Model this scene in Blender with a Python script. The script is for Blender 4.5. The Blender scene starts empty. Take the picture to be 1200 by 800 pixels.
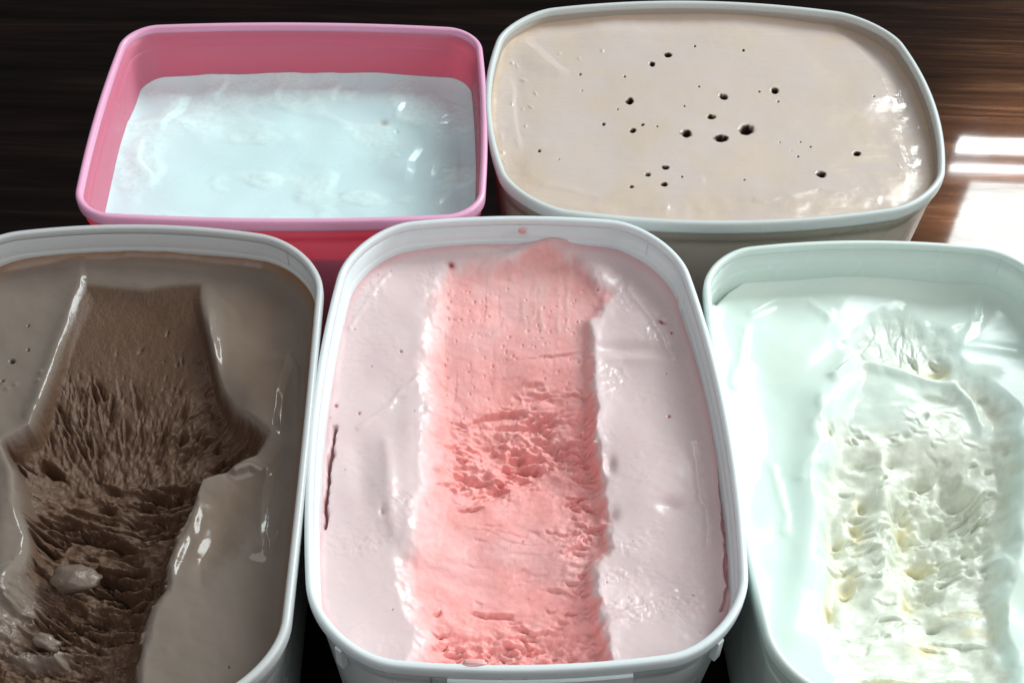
import bpy, math, random
import numpy as np
from mathutils import Matrix, Vector

# ------------------------------------------------------------------ camera
S = 0.42                       # metres per unit of the survey
RIM = 0.115                    # height of the back tubs' rims above the table
F_PX, PITCH, YAW, ROLL = 1609.09, 0.86093, -0.00711, 0.03186
def cam_axes():
    cp, sp = math.cos(PITCH), math.sin(PITCH)
    fw = np.array([0, cp, -sp]); rt = np.array([1., 0, 0]); up = np.array([0, sp, cp])
    c, s = math.cos(ROLL), math.sin(ROLL)
    rt, up = c*rt+s*up, -s*rt+c*up
    c, s = math.cos(YAW), math.sin(YAW); R = np.array([[c, -s, 0], [s, c, 0], [0, 0, 1]])
    return R@fw, R@rt, R@up
FW, RT, UP = cam_axes()
EYE = np.array([0, 0, S+RIM])
scene = bpy.context.scene
col = scene.collection
cd = bpy.data.cameras.new('camera'); co = bpy.data.objects.new('camera', cd); col.objects.link(co)
cd.sensor_width = 36; cd.lens = F_PX/1200*36; cd.clip_start = 0.01; cd.clip_end = 100
m = Matrix.Identity(4)
for i, a in enumerate((RT, UP, -FW)):
    for k in range(3): m[k][i] = a[k]
for k in range(3): m[k][3] = EYE[k]
co.matrix_world = m
scene.camera = co

# ------------------------------------------------------------------ light
w = bpy.data.worlds.new('World'); scene.world = w; w.use_nodes = True
bg = w.node_tree.nodes['Background']
bg.inputs[0].default_value = (0.80, 0.92, 1.0, 1); bg.inputs[1].default_value = 0.04

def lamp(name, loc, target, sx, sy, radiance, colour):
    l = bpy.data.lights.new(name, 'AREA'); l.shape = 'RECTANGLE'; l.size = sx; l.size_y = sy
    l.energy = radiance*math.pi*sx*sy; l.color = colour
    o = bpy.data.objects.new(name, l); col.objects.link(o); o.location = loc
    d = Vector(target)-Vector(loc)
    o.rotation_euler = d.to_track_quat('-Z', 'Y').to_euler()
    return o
# the tall window behind and to the right of the table, with its two low slits of daylight
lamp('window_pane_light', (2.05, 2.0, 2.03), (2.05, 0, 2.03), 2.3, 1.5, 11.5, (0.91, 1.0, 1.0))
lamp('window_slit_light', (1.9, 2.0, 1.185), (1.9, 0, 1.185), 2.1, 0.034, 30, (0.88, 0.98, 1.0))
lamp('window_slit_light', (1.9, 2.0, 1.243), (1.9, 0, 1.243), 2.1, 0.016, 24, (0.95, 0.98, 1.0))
# the open side of the room, to the right
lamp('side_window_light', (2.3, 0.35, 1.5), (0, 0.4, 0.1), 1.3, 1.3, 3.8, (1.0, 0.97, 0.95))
# soft light of the room above the camera
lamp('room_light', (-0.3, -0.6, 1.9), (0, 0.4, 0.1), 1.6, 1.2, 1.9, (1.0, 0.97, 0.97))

scene.view_settings.view_transform = 'Standard'; scene.view_settings.look = 'None'
scene.view_settings.exposure = 0.45; scene.view_settings.gamma = 1
scene.render.engine = 'CYCLES'

# ------------------------------------------------------------------ helpers
def to_px(P):
    d = P-EYE; z = d@FW
    return 600+F_PX*(d@RT)/z, 400-F_PX*(d@UP)/z
def at(u, v, z):
    d = FW+(u-600)/F_PX*RT-(v-400)/F_PX*UP
    return EYE+d*((z-EYE[2])/d[2])

def tag(o, label=None, cat=None, group=None, kind=None):
    if label: o['label'] = label
    if cat: o['category'] = cat
    if group: o['group'] = group
    if kind: o['kind'] = kind
    return o
def empty(name, loc, label, cat, group=None):
    o = bpy.data.objects.new(name, None); col.objects.link(o); o.location = loc
    o.empty_display_size = 0.02
    return tag(o, label, cat, group)
def mesh_obj(name, V, Fc, mat, parent=None, smooth=True):
    V = np.asarray(V, float)
    me = bpy.data.meshes.new(name)
    if isinstance(Fc, np.ndarray):
        n = len(Fc); me.vertices.add(len(V)); me.vertices.foreach_set('co', V.astype(np.float32).ravel())
        me.loops.add(n*4); me.loops.foreach_set('vertex_index', Fc.astype(np.int32).ravel())
        me.polygons.add(n); me.polygons.foreach_set('loop_start', np.arange(0, n*4, 4, dtype=np.int32))
        me.update(calc_edges=True)
    else:
        me.from_pydata(V.tolist(), [], Fc)
    me.polygons.foreach_set('use_smooth', np.full(len(me.polygons), smooth))
    me.materials.append(mat)
    me.validate(); me.update()
    o = bpy.data.objects.new(name, me); col.objects.link(o)
    if parent is not None:
        o.parent = parent
    return o

# ---- noise on the CPU, for relief that is really modelled
def hash2(ix, iy, seed):
    h = (ix.astype(np.int64)*374761393+iy.astype(np.int64)*668265263+seed*974634777) & 0xffffffff
    h = ((h ^ (h >> 13))*1274126177) & 0xffffffff
    h = (h ^ (h >> 16)) & 0xffffffff
    return h/4294967295.0*2-1
def vnoise(x, y, seed=0):
    ix = np.floor(x); iy = np.floor(y); fx = x-ix; fy = y-iy
    fx = fx*fx*fx*(fx*(fx*6-15)+10); fy = fy*fy*fy*(fy*(fy*6-15)+10)
    a = hash2(ix, iy, seed); b = hash2(ix+1, iy, seed); c = hash2(ix, iy+1, seed); d = hash2(ix+1, iy+1, seed)
    return (a+(b-a)*fx)*(1-fy)+(c+(d-c)*fx)*fy
def fbm(x, y, seed=0, octv=4, gain=0.5):
    s = 0; a = 1.0; t = 0
    for k in range(octv):
        c, sn = math.cos(0.6*k), math.sin(0.6*k)
        s = s+a*vnoise((c*x+sn*y)*2**k+17.3*k, (-sn*x+c*y)*2**k+9.1*k, seed+k); t += a; a *= gain
    return s/t*1.6
def ridged(x, y, seed=0, octv=4):
    s = 0; a = 1.0; t = 0
    for k in range(octv):
        s = s+a*(1-np.abs(vnoise(x*2**k+3.7*k, y*2**k+8.1*k, seed+k))*1.8); t += a; a *= 0.55
    return s/t
def sstep(a, b, x):
    t = np.clip((x-a)/(b-a), 0, 1); return t*t*(3-2*t)
def poly_sdf(P, X, Y):
    P = np.asarray(P, float); n = len(P)
    d = np.full(X.shape, 1e18); inside = np.zeros(X.shape, bool)
    for i in range(n):
        ax, ay = P[i]; bx, by = P[(i+1) % n]
        ex, ey = bx-ax, by-ay
        t = np.clip(((X-ax)*ex+(Y-ay)*ey)/(ex*ex+ey*ey+1e-12), 0, 1)
        d = np.minimum(d, (X-ax-t*ex)**2+(Y-ay-t*ey)**2)
        c = ((ay > Y) != (by > Y)) & (X < (bx-ax)*(Y-ay)/(by-ay+1e-12)+ax)
        inside ^= c
    d = np.sqrt(d)
    return np.where(inside, -d, d)
def line_d(P, X, Y):
    P = np.asarray(P, float); d = np.full(X.shape, 1e18)
    for i in range(len(P)-1):
        ax, ay = P[i]; bx, by = P[i+1]; ex, ey = bx-ax, by-ay
        t = np.clip(((X-ax)*ex+(Y-ay)*ey)/(ex*ex+ey*ey+1e-12), 0, 1)
        d = np.minimum(d, (X-ax-t*ex)**2+(Y-ay-t*ey)**2)
    return np.sqrt(d)
def interp(x, pts):
    p = np.asarray(pts, float); return np.interp(x, p[:, 0], p[:, 1])

class Relief:
    """A height map in millimetres over the survey plan, two samples per survey unit."""
    R = 2.0
    def __init__(s, u0, v0, u1, v1):
        s.u0, s.v0 = u0, v0
        s.X, s.Y = np.meshgrid(np.arange(u0, u1, 1/s.R), np.arange(v0, v1, 1/s.R))
        s.h = np.zeros(s.X.shape); s.c = np.zeros(s.X.shape); s.k = np.zeros(s.X.shape); s.g = np.zeros(s.X.shape); s.f = np.zeros(s.X.shape)
    def win(s, x, y, r):
        a = max(int((x-r-s.u0)*s.R), 0); b = min(int((x+r-s.u0)*s.R)+1, s.X.shape[1])
        c = max(int((y-r-s.v0)*s.R), 0); d = min(int((y+r-s.v0)*s.R)+1, s.X.shape[0])
        if b <= a or d <= c: return None
        return (slice(c, d), slice(a, b))
    def crack(s, x, y, ang, L, depth, steep=0.9, gentle=4.0, lip=0.3, curve=0.0):
        w_ = s.win(x, y, L*1.3+gentle*3)
        if w_ is None: return
        X = s.X[w_]-x; Y = s.Y[w_]-y; c, sn = math.cos(ang), math.sin(ang)
        p = c*X+sn*Y; q = -sn*X+c*Y-curve*p*p/L
        q = q+1.1*vnoise(p/5.0+x, q/9.0+y, 5)
        env = np.clip(1-(p/L)**2, 0, 1)**0.8
        prof = np.where(q > 0, np.exp(-q/gentle), np.exp(-(q/steep)**2))
        s.k[w_] -= depth*env*prof
        s.k[w_] += depth*lip*env*np.exp(-((q+steep*2.6)/(steep*2.2))**2)
    def pit(s, x, y, rx, ry, depth, ang=0.0, power=4, attr=None):
        w_ = s.win(x, y, max(rx, ry)*2.2)
        if w_ is None: return
        X = s.X[w_]-x; Y = s.Y[w_]-y; c, sn = math.cos(ang), math.sin(ang)
        r = np.hypot((c*X+sn*Y)/rx, (-sn*X+c*Y)/ry)
        k = np.exp(-r**power)
        s.h[w_] -= depth*k
        if attr is not None:
            a = getattr(s, attr)[w_]; np.maximum(a, k, out=a)
    def facet(s, P, w, hh, tail=3.0):
        """a fold whose right flank falls evenly over w and whose left flank fades out"""
        P = np.asarray(P, float); d = line_d(P, s.X, s.Y); o = np.argsort(P[:, 1])
        lx = np.interp(s.Y, P[o, 1], P[o, 0])+2.0*fbm(s.X*0+P[0, 0], s.Y/24, 91, 2)
        y0, y1 = P[:, 1].min(), P[:, 1].max()
        q = s.X-lx; m_ = sstep(y0-12, y0+8, s.Y)*sstep(y1+12, y1-8, s.Y)
        ww = w*(0.95+0.25*vnoise(s.Y/26, s.X*0+P[0, 0], 92))
        s.h += hh*m_*np.where(q > 0, np.clip(1-q/ww, 0, 1), np.exp(-(q/(tail*w))**2))
    def bump(s, x, y, rx, ry, height, ang=0.0):
        s.pit(x, y, rx, ry, -height, ang, 2)
    def sample(s, u, v):
        out = []
        s.h += s.k*np.clip(s.c*1.4-0.25, 0, 1)*np.clip(0.75+1.1*fbm(s.X/44, s.Y/26, 93, 3), 0.12, 1.6); s.k[:] = 0
        fx = np.clip((u-s.u0)*s.R, 0, s.X.shape[1]-1.001); fy = np.clip((v-s.v0)*s.R, 0, s.X.shape[0]-1.001)
        ix = fx.astype(int); iy = fy.astype(int); fx = fx-ix; fy = fy-iy
        for A in (s.h, s.c, s.g, s.f):
            out.append((A[iy, ix]*(1-fx)+A[iy, ix+1]*fx)*(1-fy)+(A[iy+1, ix]*(1-fx)+A[iy+1, ix+1]*fx)*fy)
        return out

# ------------------------------------------------------------------ materials
def new_mat(name):
    mt = bpy.data.materials.new(name); mt.use_nodes = True
    nt = mt.node_tree; nt.nodes.clear()
    out = nt.nodes.new('ShaderNodeOutputMaterial')
    b = nt.nodes.new('ShaderNodeBsdfPrincipled'); nt.links.new(b.outputs[0], out.inputs[0])
    return mt, nt, b, out
def N(nt, typ, **kw):
    n = nt.nodes.new(typ)
    for k, v in kw.items():
        if hasattr(n, k): setattr(n, k, v)
    return n
def noise(nt, scale, detail=4, rough=0.55, vec=None, dist=0.0):
    n = nt.nodes.new('ShaderNodeTexNoise'); n.inputs['Scale'].default_value = scale
    n.inputs['Detail'].default_value = detail; n.inputs['Roughness'].default_value = rough
    n.inputs['Distortion'].default_value = dist
    if vec is not None: nt.links.new(vec, n.inputs['Vector'])
    return n
def ramp(nt, src, stops):
    r = nt.nodes.new('ShaderNodeValToRGB'); e = r.color_ramp.elements
    while len(e) < len(stops): e.new(0.5)
    for el, (p, c) in zip(e, stops):
        el.position = p; el.color = (*c, 1) if len(c) == 3 else c
    nt.links.new(src, r.inputs[0]); return r
def mixc(nt, fac, a, b, blend='MIX'):
    m_ = nt.nodes.new('ShaderNodeMix'); m_.data_type = 'RGBA'; m_.blend_type = blend
    for sock, val in ((m_.inputs[0], fac), (m_.inputs[6], a), (m_.inputs[7], b)):
        if isinstance(val, (int, float)): sock.default_value = val
        elif isinstance(val, tuple): sock.default_value = (*val, 1)
        else: nt.links.new(val, sock)
    return m_.outputs[2]
def mapr(nt, src, a, b, c, d):
    r = nt.nodes.new('ShaderNodeMapRange'); nt.links.new(src, r.inputs[0])
    for i, v in enumerate((a, b, c, d)): r.inputs[i+1].default_value = v
    return r.outputs[0]
def math_(nt, op, a, b):
    r = nt.nodes.new('ShaderNodeMath'); r.operation = op
    for s_, v in zip(r.inputs, (a, b)):
        if isinstance(v, (int, float)): s_.default_value = v
        else: nt.links.new(v, s_)
    return r.outputs[0]
def bump(nt, b, src, strength, dist, prev=None):
    n = nt.nodes.new('ShaderNodeBump'); n.inputs['Strength'].default_value = strength
    n.inputs['Distance'].default_value = dist; nt.links.new(src, n.inputs['Height'])
    if prev is not None: nt.links.new(prev, n.inputs['Normal'])
    nt.links.new(n.outputs[0], b.inputs['Normal']); return n.outputs[0]

def plastic(name, c, rough=0.28, trans=0.0, tint=None, sss=0.15, through=None):
    mt, nt, b, out = new_mat(name)
    tc = N(nt, 'ShaderNodeTexCoord')
    n1 = noise(nt, 14, 4, 0.6, tc.outputs['Object'])
    n2 = noise(nt, 160, 3, 0.6, tc.outputs['Object'])
    cc = mixc(nt, mapr(nt, n1.outputs[0], 0.35, 0.7, 0.0, 0.35), c, tint or tuple(x*0.93 for x in c))
    nt.links.new(cc, b.inputs['Base Color'])
    nt.links.new(mapr(nt, n1.outputs[0], 0.3, 0.7, rough*0.8, rough*1.35), b.inputs['Roughness'])
    b.inputs['IOR'].default_value = 1.48
    b.inputs['Subsurface Weight'].default_value = sss
    b.inputs['Subsurface Radius'].default_value = (1, 0.9, 0.85); b.inputs['Subsurface Scale'].default_value = 0.004
    bump(nt, b, n2.outputs[0], 0.08, 0.0006)
    if trans > 0:
        t = N(nt, 'ShaderNodeBsdfTranslucent'); nt.links.new(cc, t.inputs[0]) if through is None else setattr(t.inputs[0], 'default_value', (*through, 1))
        mx = N(nt, 'ShaderNodeMixShader'); mx.inputs[0].default_value = trans
        nt.links.new(b.outputs[0], mx.inputs[1]); nt.links.new(t.outputs[0], mx.inputs[2])
        nt.links.new(mx.outputs[0], out.inputs[0])
    return mt

def icecream(name, melt, scoop_glare, fleck_shade, film_shade, r_melt=0.2, r_scoop=0.5, sss=0.25, sss_r=(1, 0.8, 0.6), scale=0.003, micro=0.5, patch=None, melt2=None):
    """melted skin <-> freshly torn inside, or glare painted on the white (attribute 'scoop'), flecks and painted hole shade, film on the wall with painted edge shade"""
    mt, nt, b, out = new_mat(name)
    tc = N(nt, 'ShaderNodeTexCoord'); ob = tc.outputs['Object']
    def attr(nm):
        a = N(nt, 'ShaderNodeAttribute'); a.attribute_name = nm; return a.outputs['Fac']
    n1 = noise(nt, 38, 5, 0.6, ob, 0.6); n2 = noise(nt, 420, 4, 0.65, ob); n3 = noise(nt, 1500, 2, 0.6, ob)
    ca = mixc(nt, mapr(nt, n1.outputs[0], 0.38, 0.66, 0, 1), melt, melt2 or tuple(x*0.9 for x in melt))
    cb = mixc(nt, mapr(nt, n2.outputs[0], 0.35, 0.7, 0, 1), scoop_glare, tuple(x*0.86 for x in scoop_glare))
    cc = mixc(nt, attr('scoop_glare'), ca, cb)
    cc = mixc(nt, attr('film_shade'), cc, film_shade)
    cc = mixc(nt, attr('fleck_shade'), cc, fleck_shade)
    nt.links.new(cc, b.inputs['Base Color'])
    # patches of wetter and drier skin
    wet = mapr(nt, n1.outputs[0], 0.40, 0.62, r_melt*0.75, r_melt*1.7)
    rr = nt.nodes.new('ShaderNodeMix'); rr.data_type = 'FLOAT'
    nt.links.new(attr('scoop_glare'), rr.inputs[0]); nt.links.new(wet, rr.inputs[2]); rr.inputs[3].default_value = r_scoop
    nt.links.new(math_(nt, 'ADD', rr.outputs[0], math_(nt, 'MULTIPLY', attr('film_shade'), 0.35)), b.inputs['Roughness'])
    b.inputs['IOR'].default_value = 1.40
    nt.links.new(mapr(nt, attr('fleck_shade'), 0, 0.8, 0.5, 0.0), b.inputs['Specular IOR Level'])
    b.inputs['Subsurface Weight'].default_value = sss
    b.inputs['Subsurface Radius'].default_value = sss_r; b.inputs['Subsurface Scale'].default_value = scale
    p = bump(nt, b, n1.outputs[0], 0.06, 0.003)
    k = nt.nodes.new('ShaderNodeMath'); k.operation = 'MULTIPLY'
    nt.links.new(n2.outputs[0], k.inputs[0]); nt.links.new(mapr(nt, attr('scoop_glare'), 0, 1, 0.03, 0.8), k.inputs[1])
    p = bump(nt, b, k.outputs[0], micro, 0.0016, p)
    k2 = nt.nodes.new('ShaderNodeMath'); k2.operation = 'MULTIPLY'
    nt.links.new(n3.outputs[0], k2.inputs[0]); nt.links.new(mapr(nt, attr('scoop_glare'), 0, 1, 0.02, 0.7), k2.inputs[1])
    bump(nt, b, k2.outputs[0], micro*0.8, 0.0006, p)
    return mt

def wood():
    mt, nt, b, out = new_mat('dark_varnished_wood')
    tc = N(nt, 'ShaderNodeTexCoord'); mp = N(nt, 'ShaderNodeMapping')
    nt.links.new(tc.outputs['Object'], mp.inputs[0]); mp.inputs['Scale'].default_value = (1.6, 24, 1)
    n1 = noise(nt, 2.2, 8, 0.68, mp.outputs[0], 0.5)
    mp2 = N(nt, 'ShaderNodeMapping'); nt.links.new(tc.outputs['Object'], mp2.inputs[0]); mp2.inputs['Scale'].default_value = (3, 120, 1)
    n2 = noise(nt, 2.5, 5, 0.6, mp2.outputs[0])
    f = math_(nt, 'ADD', math_(nt, 'MULTIPLY', n1.outputs[0], 0.72), math_(nt, 'MULTIPLY', n2.outputs[0], 0.28))
    r = ramp(nt, f, [(0.36, (0.0015, 0.0007, 0.0005)), (0.50, (0.003, 0.0010, 0.0006)), (0.60, (0.007, 0.0024, 0.0012)), (0.72, (0.012, 0.005, 0.003))])
    nt.links.new(r.outputs[0], b.inputs['Base Color'])
    b.inputs['Roughness'].default_value = 0.5
    b.inputs['Specular IOR Level'].default_value = 0.02
    b.inputs['Coat Weight'].default_value = 1.0; b.inputs['Coat Roughness'].default_value = 0.06; b.inputs['Coat IOR'].default_value = 1.85
    n3 = noise(nt, 9, 3, 0.6, tc.outputs['Object'])
    nt.links.new(mapr(nt, n3.outputs[0], 0.35, 0.7, 0.02, 0.06), b.inputs['Coat Roughness'])
    nt.links.new(mapr(nt, n1.outputs[0], 0.30, 0.62, 0.45, 1.0), b.inputs['Coat Weight'])
    # the sheen of the grain under the varnish
    g = N(nt, 'ShaderNodeBsdfGlossy'); g.inputs['Roughness'].default_value = 0.21
    r2 = ramp(nt, f, [(0.36, (0.06, 0.022, 0.010)), (0.52, (0.26, 0.10, 0.045)), (0.62, (0.55, 0.26, 0.12)), (0.72, (0.12, 0.05, 0.025))])
    nt.links.new(r2.outputs[0], g.inputs['Color'])
    mx = N(nt, 'ShaderNodeMixShader'); mx.inputs[0].default_value = 0.16
    nt.links.new(b.outputs[0], mx.inputs[1]); nt.links.new(g.outputs[0], mx.inputs[2])
    nt.links.new(mx.outputs[0], out.inputs[0])
    bn = N(nt, 'ShaderNodeBump'); bn.inputs['Strength'].default_value = 0.12; bn.inputs['Distance'].default_value = 0.001
    nt.links.new(f, bn.inputs['Height']); nt.links.new(bn.outputs[0], b.inputs['Normal']); nt.links.new(bn.outputs[0], g.inputs['Normal'])
    return mt

# ------------------------------------------------------------------ the table
def build_table():
    x0, x1, y0, y1, z0, z1, c = -1.0, 1.1, -0.65, 1.05, -0.035, 0.0, 0.002
    prof = [(y0+c, z0), (y1-c, z0), (y1, z0+c), (y1, z1-c), (y1-c, z1), (y0+c, z1), (y0, z1-c), (y0, z0+c)]
    V = [(x0, a, b) for a, b in prof]+[(x1, a, b) for a, b in prof]
    Fc = [(k, (k+1) % 8, 8+(k+1) % 8, 8+k) for k in range(8)]+[tuple(range(7, -1, -1)), tuple(range(8, 16))]
    o = mesh_obj('wooden_table', V, Fc, wood(), None, smooth=False)
    return tag(o, 'dark brown varnished wooden table that all the ice cream tubs stand on', 'table')
build_table()

# ------------------------------------------------------------------ the tubs
def outline(a, b, r, bx, by, tx, n=44):
    P = []
    for cx, cy, a0 in ((a-r, b-r, 0), (-(a-r), b-r, 90), (-(a-r), -(b-r), 180), (a-r, -(b-r), 270)):
        for k in range(n//4+8):
            t = math.radians(a0+90*k/(n//4+7)); P.append((cx+r*math.cos(t), cy+r*math.sin(t)))
    P = np.array(P)
    # add points along the straight sides so that they can bow
    Q = []
    for i in range(len(P)):
        p, q = P[i], P[(i+1) % len(P)]; L = np.hypot(*(q-p)); k = max(1, int(L/0.006))
        for j in range(k): Q.append(p+(q-p)*j/k)
    P = np.array(Q); x, y = P[:, 0].copy(), P[:, 1].copy()
    P[:, 0] = x*(1-bx*(y/b)**2)*(1+tx*y/b); P[:, 1] = y*(1-by*(x/a)**2)
    return P
def normals(P):
    d = np.roll(P, -1, 0)-np.roll(P, 1, 0); d /= np.linalg.norm(d, axis=1)[:, None]
    return np.c_[d[:, 1], -d[:, 0]]
def ring_strip(P, prof, close=False):
    Nn = normals(P); n = len(P); V = []
    for d, z in prof:
        q = P-Nn*d; V.append(np.c_[q, np.full(n, z)])
    V = np.concatenate(V); m_ = len(prof); Fc = []
    for j in range(m_ if close else m_-1):
        for i in range(n):
            a = j*n+i; b = j*n+(i+1) % n; c = ((j+1) % m_)*n+(i+1) % n; d = ((j+1) % m_)*n+i
            Fc.append((a, b, c, d))
    return V, Fc
MM = 0.001
TUBS = {}
def make_tub(key, par, z, label, mat, extra_rot=0.0, rim_mat=None):
    a, b, r, bx, by, tx, z0, cx, cy, rot = par
    k = (1-z)/(1-z0)                     # same sight lines, at the height this tub really has
    a, b, r, cx, cy = [q*k*S for q in (a, b, r, cx, cy)]
    rim = RIM+z*S
    t = empty('ice_cream_tub', (cx, cy, 0), label, 'tub', 'plastic tubs of ice cream standing on the table')
    t.rotation_euler = (0, 0, rot+extra_rot)
    P = outline(a, b, r, bx, by, tx)
    h = rim
    lipp = [(1.9, -6.0), (1.5, -6.6), (0.6, -6.6), (0.12, -6.1), (0, -5.0), (0, -1.5), (0.2, -0.7), (0.65, -0.2), (1.4, 0), (2.1, -0.1), (2.6, -0.4), (2.95, -1.0), (3.1, -2.2), (3.14, -3.6), (2.4, -4.2)]
    V, Fc = ring_strip(P, [(d*MM, h+zz*MM) for d, zz in lipp], True)
    mesh_obj('rim', V, Fc, rim_mat or mat, t)
    hb = h/MM
    def inn(q): return 4.1+0.085*(q-12)
    wall = [(2.2, -4.0), (1.5, -5.5), (1.6, -8.0), (1.8, -12.5), (2.5, -13.2)]+[(2.5+0.085*(q-13), -q) for q in np.linspace(17, hb-6, 8)]
    e = wall[-1][0]
    wall += [(e+1.0, -hb+2.5), (e+4, -hb+0.6), (e+7, -hb+0.4)]
    outw = ring_strip(P, [(d*MM, h+zz*MM) for d, zz in wall])
    ei = inn(hb-8)
    inner = [(e+7, -hb+0.4), (ei+7, -hb+3), (ei+3, -hb+4), (ei, -hb+8)]+[(inn(q), -q) for q in np.linspace(hb-12, 15, 8)]+[(4.12, -12.2), (3.95, -11.7), (3.5, -11.3), (3.3, -10.8), (3.16, -3.4), (2.6, -3.3)]
    V2, F2 = ring_strip(P, [(d*MM, h+zz*MM) for d, zz in wall[:-1]+inner])
    # closed floor
    n = len(P); base = len(wall)-1
    F2.append(tuple(reversed(range(base*n, base*n+n)))); F2.append(tuple(range((base+1)*n, (base+1)*n+n)))
    mesh_obj('wall', V2, F2, mat, t)
    TUBS[key] = dict(P=P, h=h, cx=cx, cy=cy, rot=rot+extra_rot, inn=inn, obj=t, mat=mat)
    return t
def tub_block(key, name, s0, s1, d0, d1, z0, z1, side, mat=None):
    """a small moulded block on a tub's outer wall; side 'f' front, along x from s0 to s1 (mm from the centre)"""
    T = TUBS[key]; P = T['P']; Nn = normals(P)
    sel = [i for i in range(len(P)) if s0*MM <= (P[i, 0] if side in 'fb' else P[i, 1]) <= s1*MM and ((side == 'f' and P[i, 1] < 0) or (side == 'b' and P[i, 1] > 0) or (side == 'l' and P[i, 0] < 0) or (side == 'r' and P[i, 0] > 0))]
    sel.sort(key=lambda i: P[i, 0] if side in 'fb' else P[i, 1])
    V = []; n = len(sel)
    c = 0.5
    for d, zz in ((d1, z0+c), (d1+c*0, z1-c), (d1+c, z1), (d0, z1), (d0, z0), (d1+c, z0)):
        for i in sel:
            q = P[i]-Nn[i]*d*MM; V.append((q[0], q[1], T['h']+zz*MM))
    Fc = []
    for j in range(6):
        for i in range(n-1): Fc.append((j*n+i, j*n+i+1, ((j+1) % 6)*n+i+1, ((j+1) % 6)*n+i))
    Fc.append(tuple(j*n for j in range(6))); Fc.append(tuple(j*n+n-1 for j in reversed(range(6))))
    o = mesh_obj(name, V, Fc, mat or T['mat'], T['obj'], smooth=False)
    return o

m_white = plastic('white_plastic', (0.85, 0.94, 0.96), 0.24, 0.12)
m_mint = plastic('pale_mint_plastic', (0.80, 0.94, 0.89), 0.24, 0.12)
m_cloudy = plastic('cloudy_plastic', (0.70, 0.73, 0.73), 0.28, 0.22)
m_beige = plastic('beige_plastic', (0.54, 0.47, 0.40), 0.28, 0.25, through=(0.5, 0.36, 0.24))
m_cream = plastic('pale_plastic', (0.84, 0.94, 0.94), 0.24, 0.25, through=(0.55, 0.40, 0.28))
m_pink = plastic('pink_plastic', (0.90, 0.34, 0.50), 0.3, 0.45, (0.88, 0.36, 0.53), 0.12, (0.97, 0.02, 0.03))
m_pink_rim = plastic('pale_pink_plastic', (0.95, 0.50, 0.72), 0.24, 0.12, (0.93, 0.50, 0.73), 0.12)

Sb = [0.19266, 0.26012, 0.07374, 0.11029, 0.06707, -0.03214, -0.00002, 0.01554, 0.77374, 0.04997]
Bb = [0.19565, 0.2575, 0.06263, 0.15664, 0.11734, 0.01377, -0.00121, 0.2265, 1.22524, 0.03622]
Vb = [0.17997, 0.26314, 0.0548, 0.05704, 0.07056, 0.02628, -0.01277, 0.38298, 0.76141, 0.0369]
Lb = [0.19385, 0.2689, 0.07141, 0.01185, 0.10175, -0.01423, 0.01747, -0.36508, 0.72006, 0.0224]
Pb = [0.21823, 0.17017, 0.04003, 0.03098, 0.05768, -0.00839, 0.00001, -0.24505, 1.18358, 0.03229]
make_tub('S', Sb, 0.014, 'white plastic tub full of strawberry ice cream, in the middle of the front row', m_white)
make_tub('B', Bb, 0.0, 'pale tub lying crosswise at the back, filled nearly to its rim with beige ice cream', m_beige, math.pi/2, m_cream)
make_tub('V', Vb, 0.002, 'pale mint tinted tub of vanilla ice cream at the right of the front row', m_mint)
make_tub('L', Lb, 0.0175, 'cloudy greyish tub of chocolate ice cream at the left of the front row', m_cloudy)
make_tub('P', Pb, 0.0, 'bright pink plastic tub half filled with smooth white ice cream, at the back', m_pink, 0.0, m_pink_rim)

# moulded pieces below the rims
tub_block('S', 'panel', -32, 34, 2.6, -0.9, -40, -6.3, 'f')
m_gap_shade = plastic('gap_shade_plastic', (0.16, 0.13, 0.11), 0.4)  # dark strips paint the shade of the gaps beside the panel
tub_block('S', 'groove_shade', -36.5, -32.3, 2.4, -0.5, -40, -6.4, 'f', m_gap_shade)
tub_block('S', 'groove_shade', 34.3, 38.5, 2.4, -0.5, -40, -6.4, 'f', m_gap_shade)
tub_block('S', 'lug', -67, -62, 2.4, -0.3, -19, -6.7, 'f')
tub_block('S', 'lug', 62, 67, 2.4, -0.3, -19, -6.7, 'f')
tub_block('B', 'rib', 88, 92, 3.6, 1.2, -70, -13.6, 'l')

def seam(key, fx, fy):
    """a faint moulding line down the inside of a corner"""
    T = TUBS[key]; P = T['P']; Nn = normals(P)
    hx, hy = P[:, 0].max(), P[:, 1].max()
    i = int(np.argmin((P[:, 0]/hx-fx)**2+(P[:, 1]/hy-fy)**2))
    n = Nn[i]; t = np.array([-n[1], n[0]]); V = []
    for zz, d in ((-1.6, 3.0), (-10.6, 3.2)):
        for w_, dd in ((-0.5, -0.2), (-0.2, 0.22), (0.2, 0.22), (0.5, -0.2)):
            q = P[i]-n*(d+dd)*MM+t*w_*MM; V.append((q[0], q[1], T['h']+zz*MM))
    mesh_obj('seam', V, [(0, 1, 5, 4), (1, 2, 6, 5), (2, 3, 7, 6), (3, 0, 4, 7), (3, 2, 1, 0), (4, 5, 6, 7)], T['mat'], T['obj'], smooth=False)
for kk in ('S', 'V', 'L'): seam(kk, 0.80, 0.93)

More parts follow.
